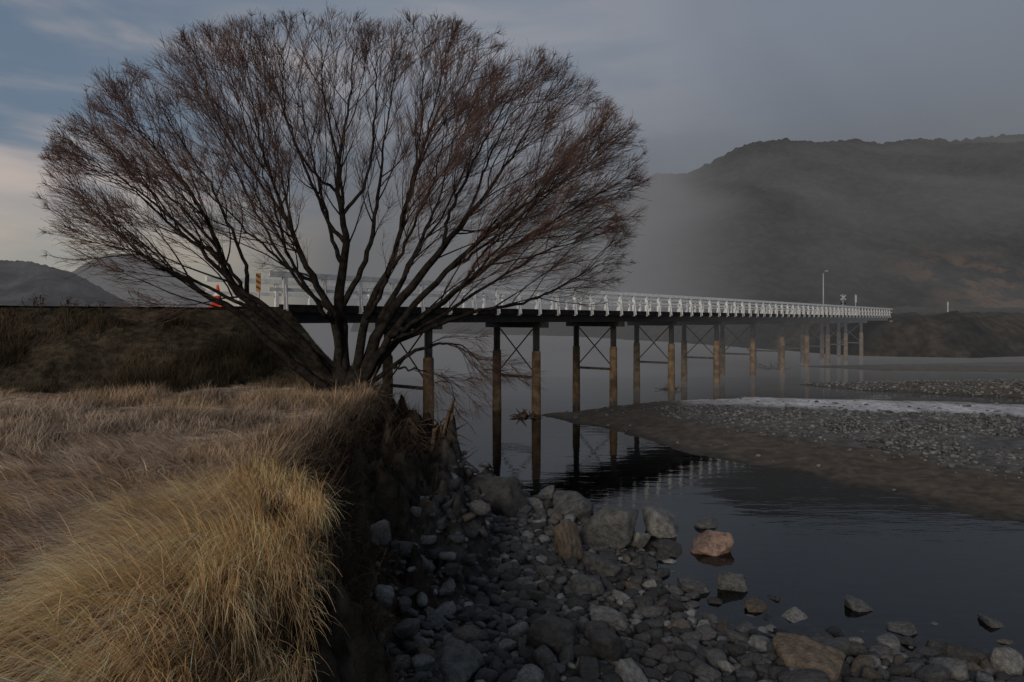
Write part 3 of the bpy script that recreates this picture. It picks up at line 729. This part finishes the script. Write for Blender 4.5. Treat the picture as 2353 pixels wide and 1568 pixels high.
def ridge(name, tab, px0, px1, Y0, Y1, nc, nr, amp, trees, m, label, zf):
    px = np.linspace(px0, px1, nc); ty = np.interp(px, [a for a, _ in tab], [b_ for _, b_ in tab])
    zr = EYE+(HY-ty)/F*Y1; v = np.concatenate([np.linspace(0, 1, nr), np.linspace(1.05, 1.6, 8)])
    PX, Vv = np.meshgrid(px, v, indexing='ij'); Yy = Y0+(Y1-Y0)*Vv; Xx = (PX-CX)/F*Yy
    prof = np.where(Vv <= 1, Vv**.95, 1-(Vv-1)*1.3)
    sc = 1/amp/6
    gul = (fbm(Xx*sc+Yy*sc*.4, Yy*sc*.35, 111, 5)-.5)*amp*2*np.clip(Vv*3, 0, 1)*np.clip((1.05-Vv)*3, .06, 1)
    tr = (fbm(Xx*.3, Yy*.3, 113, 3)-.5)*trees*2
    Z = zf+(zr[:, None]-zf)*prof+gul+tr*np.clip(Vv*8, 0, 1)
    return tag(npmesh(name, np.stack([Xx.ravel(), Yy.ravel(), Z.ravel()], 1), gridfaces(nc, len(v)), m), label, 'hill', kind='structure')
ridge('hill', [(1230, 735), (1330, 640), (1430, 470), (1500, 398), (1580, 397), (1610, 385), (1640, 368), (1700, 335), (1730, 326), (1800, 321), (1880, 326), (1930, 320), (2030, 330), (2100, 321), (2200, 323), (2260, 314), (2353, 306), (2600, 290), (2900, 330)],
      1230, 2900, 165, 390, 700, 180, 9, 1.9, hill_mat('hill_bush_painted_mist', (.012, .0125, .011), (.12, .073, .041), (-26, 30), 90), 'bush covered hill in drifting mist behind the far bank', 5)
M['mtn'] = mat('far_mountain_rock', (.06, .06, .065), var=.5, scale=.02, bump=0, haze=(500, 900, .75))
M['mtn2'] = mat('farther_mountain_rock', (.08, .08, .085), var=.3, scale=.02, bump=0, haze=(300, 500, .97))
ridge('mountain', [(-400, 560), (-100, 590), (0, 598), (60, 600), (110, 610), (165, 626), (230, 660), (300, 700), (360, 735)], -400, 360, 800, 1100, 160, 60, 14, 2, M['mtn'], 'dark distant mountain at the left horizon', 3)
ridge('mountain', [(60, 735), (160, 628), (200, 602), (250, 584), (300, 582), (360, 598), (440, 640), (560, 735)], 60, 560, 1300, 1800, 160, 60, 12, 2, M['mtn2'], 'pale mist veiled mountain behind the left of the tree', 3)
FE = [(-60, 260), (20, 190), (38, 130), (44, 96), (46.2, 87.6), (55, 84), (68, 90), (92, 98), (160, 110), (420, 130), (420, 420), (-60, 420)]
xs = np.concatenate([np.arange(-60, 30, 4), np.arange(30, 130, .6), np.arange(130, 420, 4)]); ys = np.concatenate([np.arange(78, 150, .6), np.arange(150, 420, 6)])
E1 = bp(T1)
X, Y = np.meshgrid(xs, ys, indexing='ij'); x = X.ravel(); y = Y.ravel(); nr_ = sst(4, 10, np.hypot(x-E1.x, y-E1.y)); d = sdist(x, y, FE)+(fbm(x*.15, y*.15, 121)-.5)*4*nr_
z = -.9+5.75*sst(-6, 2.6, d)+(fbm(x*.35, y*.35, 123, 4)-.45)*2.4*sst(-4, 4, d)*nr_+sst(20, 60, d)*2
al = (x-B0.x)*BD.x+(y-B0.y)*BD.y; la = np.abs((x-B0.x)*BN.x+(y-B0.y)*BN.y)
z = np.where((la < 3) & (al < T1+.2), np.minimum(z, 4.2), z)
k = sst(.4, .65, fbm(x*.12, y*.12, 125))[:, None]; c = (np.array((.02, .019, .017))*(1-k)+np.array((.04, .032, .023))*k)*(.5+fbm(x*.6, y*.6, 127))[:, None]
M['far'] = mat('far_bank_scrub', attr=True, var=.5, scale=.8, bump=0, haze=(62, 75, .62))
tag(npmesh('far_bank', np.stack([x, y, z], 1), gridfaces(len(xs), len(ys)), M['far'], c), 'dark scrubby far bank at the end of the bridge', 'far bank', kind='structure')
# far things
lp = Vector((.456*130, 130, 5)); le = empty('street_lamp', lp); tag(le, 'tall grey street lamp on the far bank behind the bridge railing', 'street lamp')
b = MB(); b.tube([(0, 0, -.5), (0, 0, 4), (0, 0, 8.3)], [.14, .11, .08], 8); b.build('pole', M['galv'], le, True)
b = MB(); b.tube([(0, 0, 8.3), (.1, -.3, 8.6), (.15, -.7, 8.7)], .06, 6); b.build('arm', M['galv'], le, True)
b = MB(); b.box((.16, -.9, 8.68), (.4, .75, .2)); b.build('lamp_head', M['galv'], le, bevel=.05)
cp = Vector(((1937-CX)/F*120, 120, 4.9)); ce = empty('crossing_sign', cp); tag(ce, 'white X shaped railway crossing sign beyond the far end of the bridge', 'railway sign')
b = MB(); b.tube([(0, 0, -.5), (0, 0, 4.1)], .07, 8); b.build('post', M['galv'], ce, True)
for a in (-1, 1):
    b = MB(); b.box((0, -.09-.02*a, 3.5), (1.25, .03, .2), Matrix.Rotation(a*.72, 3, 'Y')); b.build('crossbuck', M['galv'], ce)
b = MB(); b.tube([(-.35, -.12, 2.5), (-.35, -.06, 2.5)], .16, 12); b.tube([(.35, -.12, 2.5), (.35, -.06, 2.5)], .16, 12); b.box((0, -.04, 2.5), (.9, .05, .1)); b.build('signal_light', M['black'], ce)
sp = Vector(((1966-CX)/F*118, 118, 4.9)); se = empty('road_sign', sp); tag(se, 'narrow pale sign on a post right of the railway crossing sign', 'road sign')
b = MB(); b.tube([(0, 0, -.5), (0, 0, 4.0)], .06, 8); b.build('post', M['galv'], se, True)
b = MB(); b.box((0, -.08, 3.2), (.35, .03, 1.3)); b.build('panel', M['galv'], se, bevel=.008)
mp_ = Vector(((2178-CX)/F*112, 112, 5.0)); me_ = empty('marker_post', mp_); tag(me_, 'white marker post standing alone on the far bank at right', 'marker post')
b = MB(); b.tube([(0, 0, -1), (0, 0, 1.9)], .1, 8); b.build('post', M['galv'], me_, True)
b = MB(); b.box((.0, 0, 2.15), (.26, .12, .5)); b.build('plate', M['galv'], me_, bevel=.02)
# ------------------------------------------------------------------ sky and sun
w = bpy.data.worlds.new('World'); scene.world = w; w.use_nodes = True; nt = w.node_tree; nt.nodes.clear()
out = N(nt, 'ShaderNodeOutputWorld'); bg = N(nt, 'ShaderNodeBackground'); tc = N(nt, 'ShaderNodeTexCoord')
s = N(nt, 'ShaderNodeSeparateXYZ'); nt.links.new(tc.outputs['Generated'], s.inputs[0]); dx, dy, dz = s.outputs
SUN = Vector((-.30, -.89, .36)).normalized()
sky = N(nt, 'ShaderNodeTexSky'); sky.sky_type = 'NISHITA'; sky.sun_disc = False
sky.sun_elevation = math.asin(SUN.z); sky.sun_rotation = math.atan2(SUN.x, SUN.y)
nsky = mixc(nt, 1.0, sky.outputs[0], (.028, .028, .028), 'MULTIPLY')
up = smooth_n(nt, dz, .08, .42)
c = mixc(nt, up, (.069, .0695, .0725), (.102, .120, .148))
mpn = N(nt, 'ShaderNodeMapping'); nt.links.new(tc.outputs['Generated'], mpn.inputs[0]); mpn.inputs['Rotation'].default_value = (0, .35, 0); mpn.inputs['Scale'].default_value = (1.5, 1.5, 6.5)
cl = noise_n(nt, mpn.outputs[0], 2.0, 5, .5, .4)
soft = noise_n(nt, tc.outputs['Generated'], 2.6, 3, .55, .4)
c = mixc(nt, smooth_n(nt, soft, .38, .66, 0, .5), c, mixc(nt, 1.0, c, (.76, .78, .81), 'MULTIPLY'))
c = mixc(nt, smooth_n(nt, dx, .0, .6, 0, .25), c, (.060, .064, .071))
# thin high cloud over the left half
c = mixc(nt, math_n(nt, 'MULTIPLY', math_n(nt, 'MULTIPLY', smooth_n(nt, cl, .40, .66), smooth_n(nt, dx, .45, -.25)), smooth_n(nt, dz, .10, .32, 0, .7)), c, (.175, .165, .172))
blue = mixc(nt, .3, (.068, .094, .130), nsky)
cream = mixc(nt, smooth_n(nt, dz, .0, .2), (.215, .190, .135), (.245, .212, .195))
lf = mixc(nt, smooth_n(nt, cl, .34, .64), blue, cream)
lf = mixc(nt, smooth_n(nt, dz, .24, .02, 0, .5), lf, cream)
lm = math_n(nt, 'MULTIPLY', smooth_n(nt, math_n(nt, 'SUBTRACT', dx, math_n(nt, 'MULTIPLY', math_n(nt, 'SUBTRACT', soft, .5), .3)), -.22, -.58), .92)
c = mixc(nt, lm, c, lf)
# the sky behind the camera, clear
c = mixc(nt, smooth_n(nt, dy, .1, -.4, 0, .8), c, nsky)
nt.links.new(c, bg.inputs[0]); bg.inputs[1].default_value = 2.05; nt.links.new(bg.outputs[0], out.inputs[0])
sl = bpy.data.lights.new('sun', 'SUN'); sl.energy = 1.35; sl.angle = math.radians(16); sl.color = (1, .88, .75)
so = bpy.data.objects.new('sun', sl); COL.objects.link(so); so.rotation_euler = SUN.to_track_quat('Z', 'Y').to_euler()
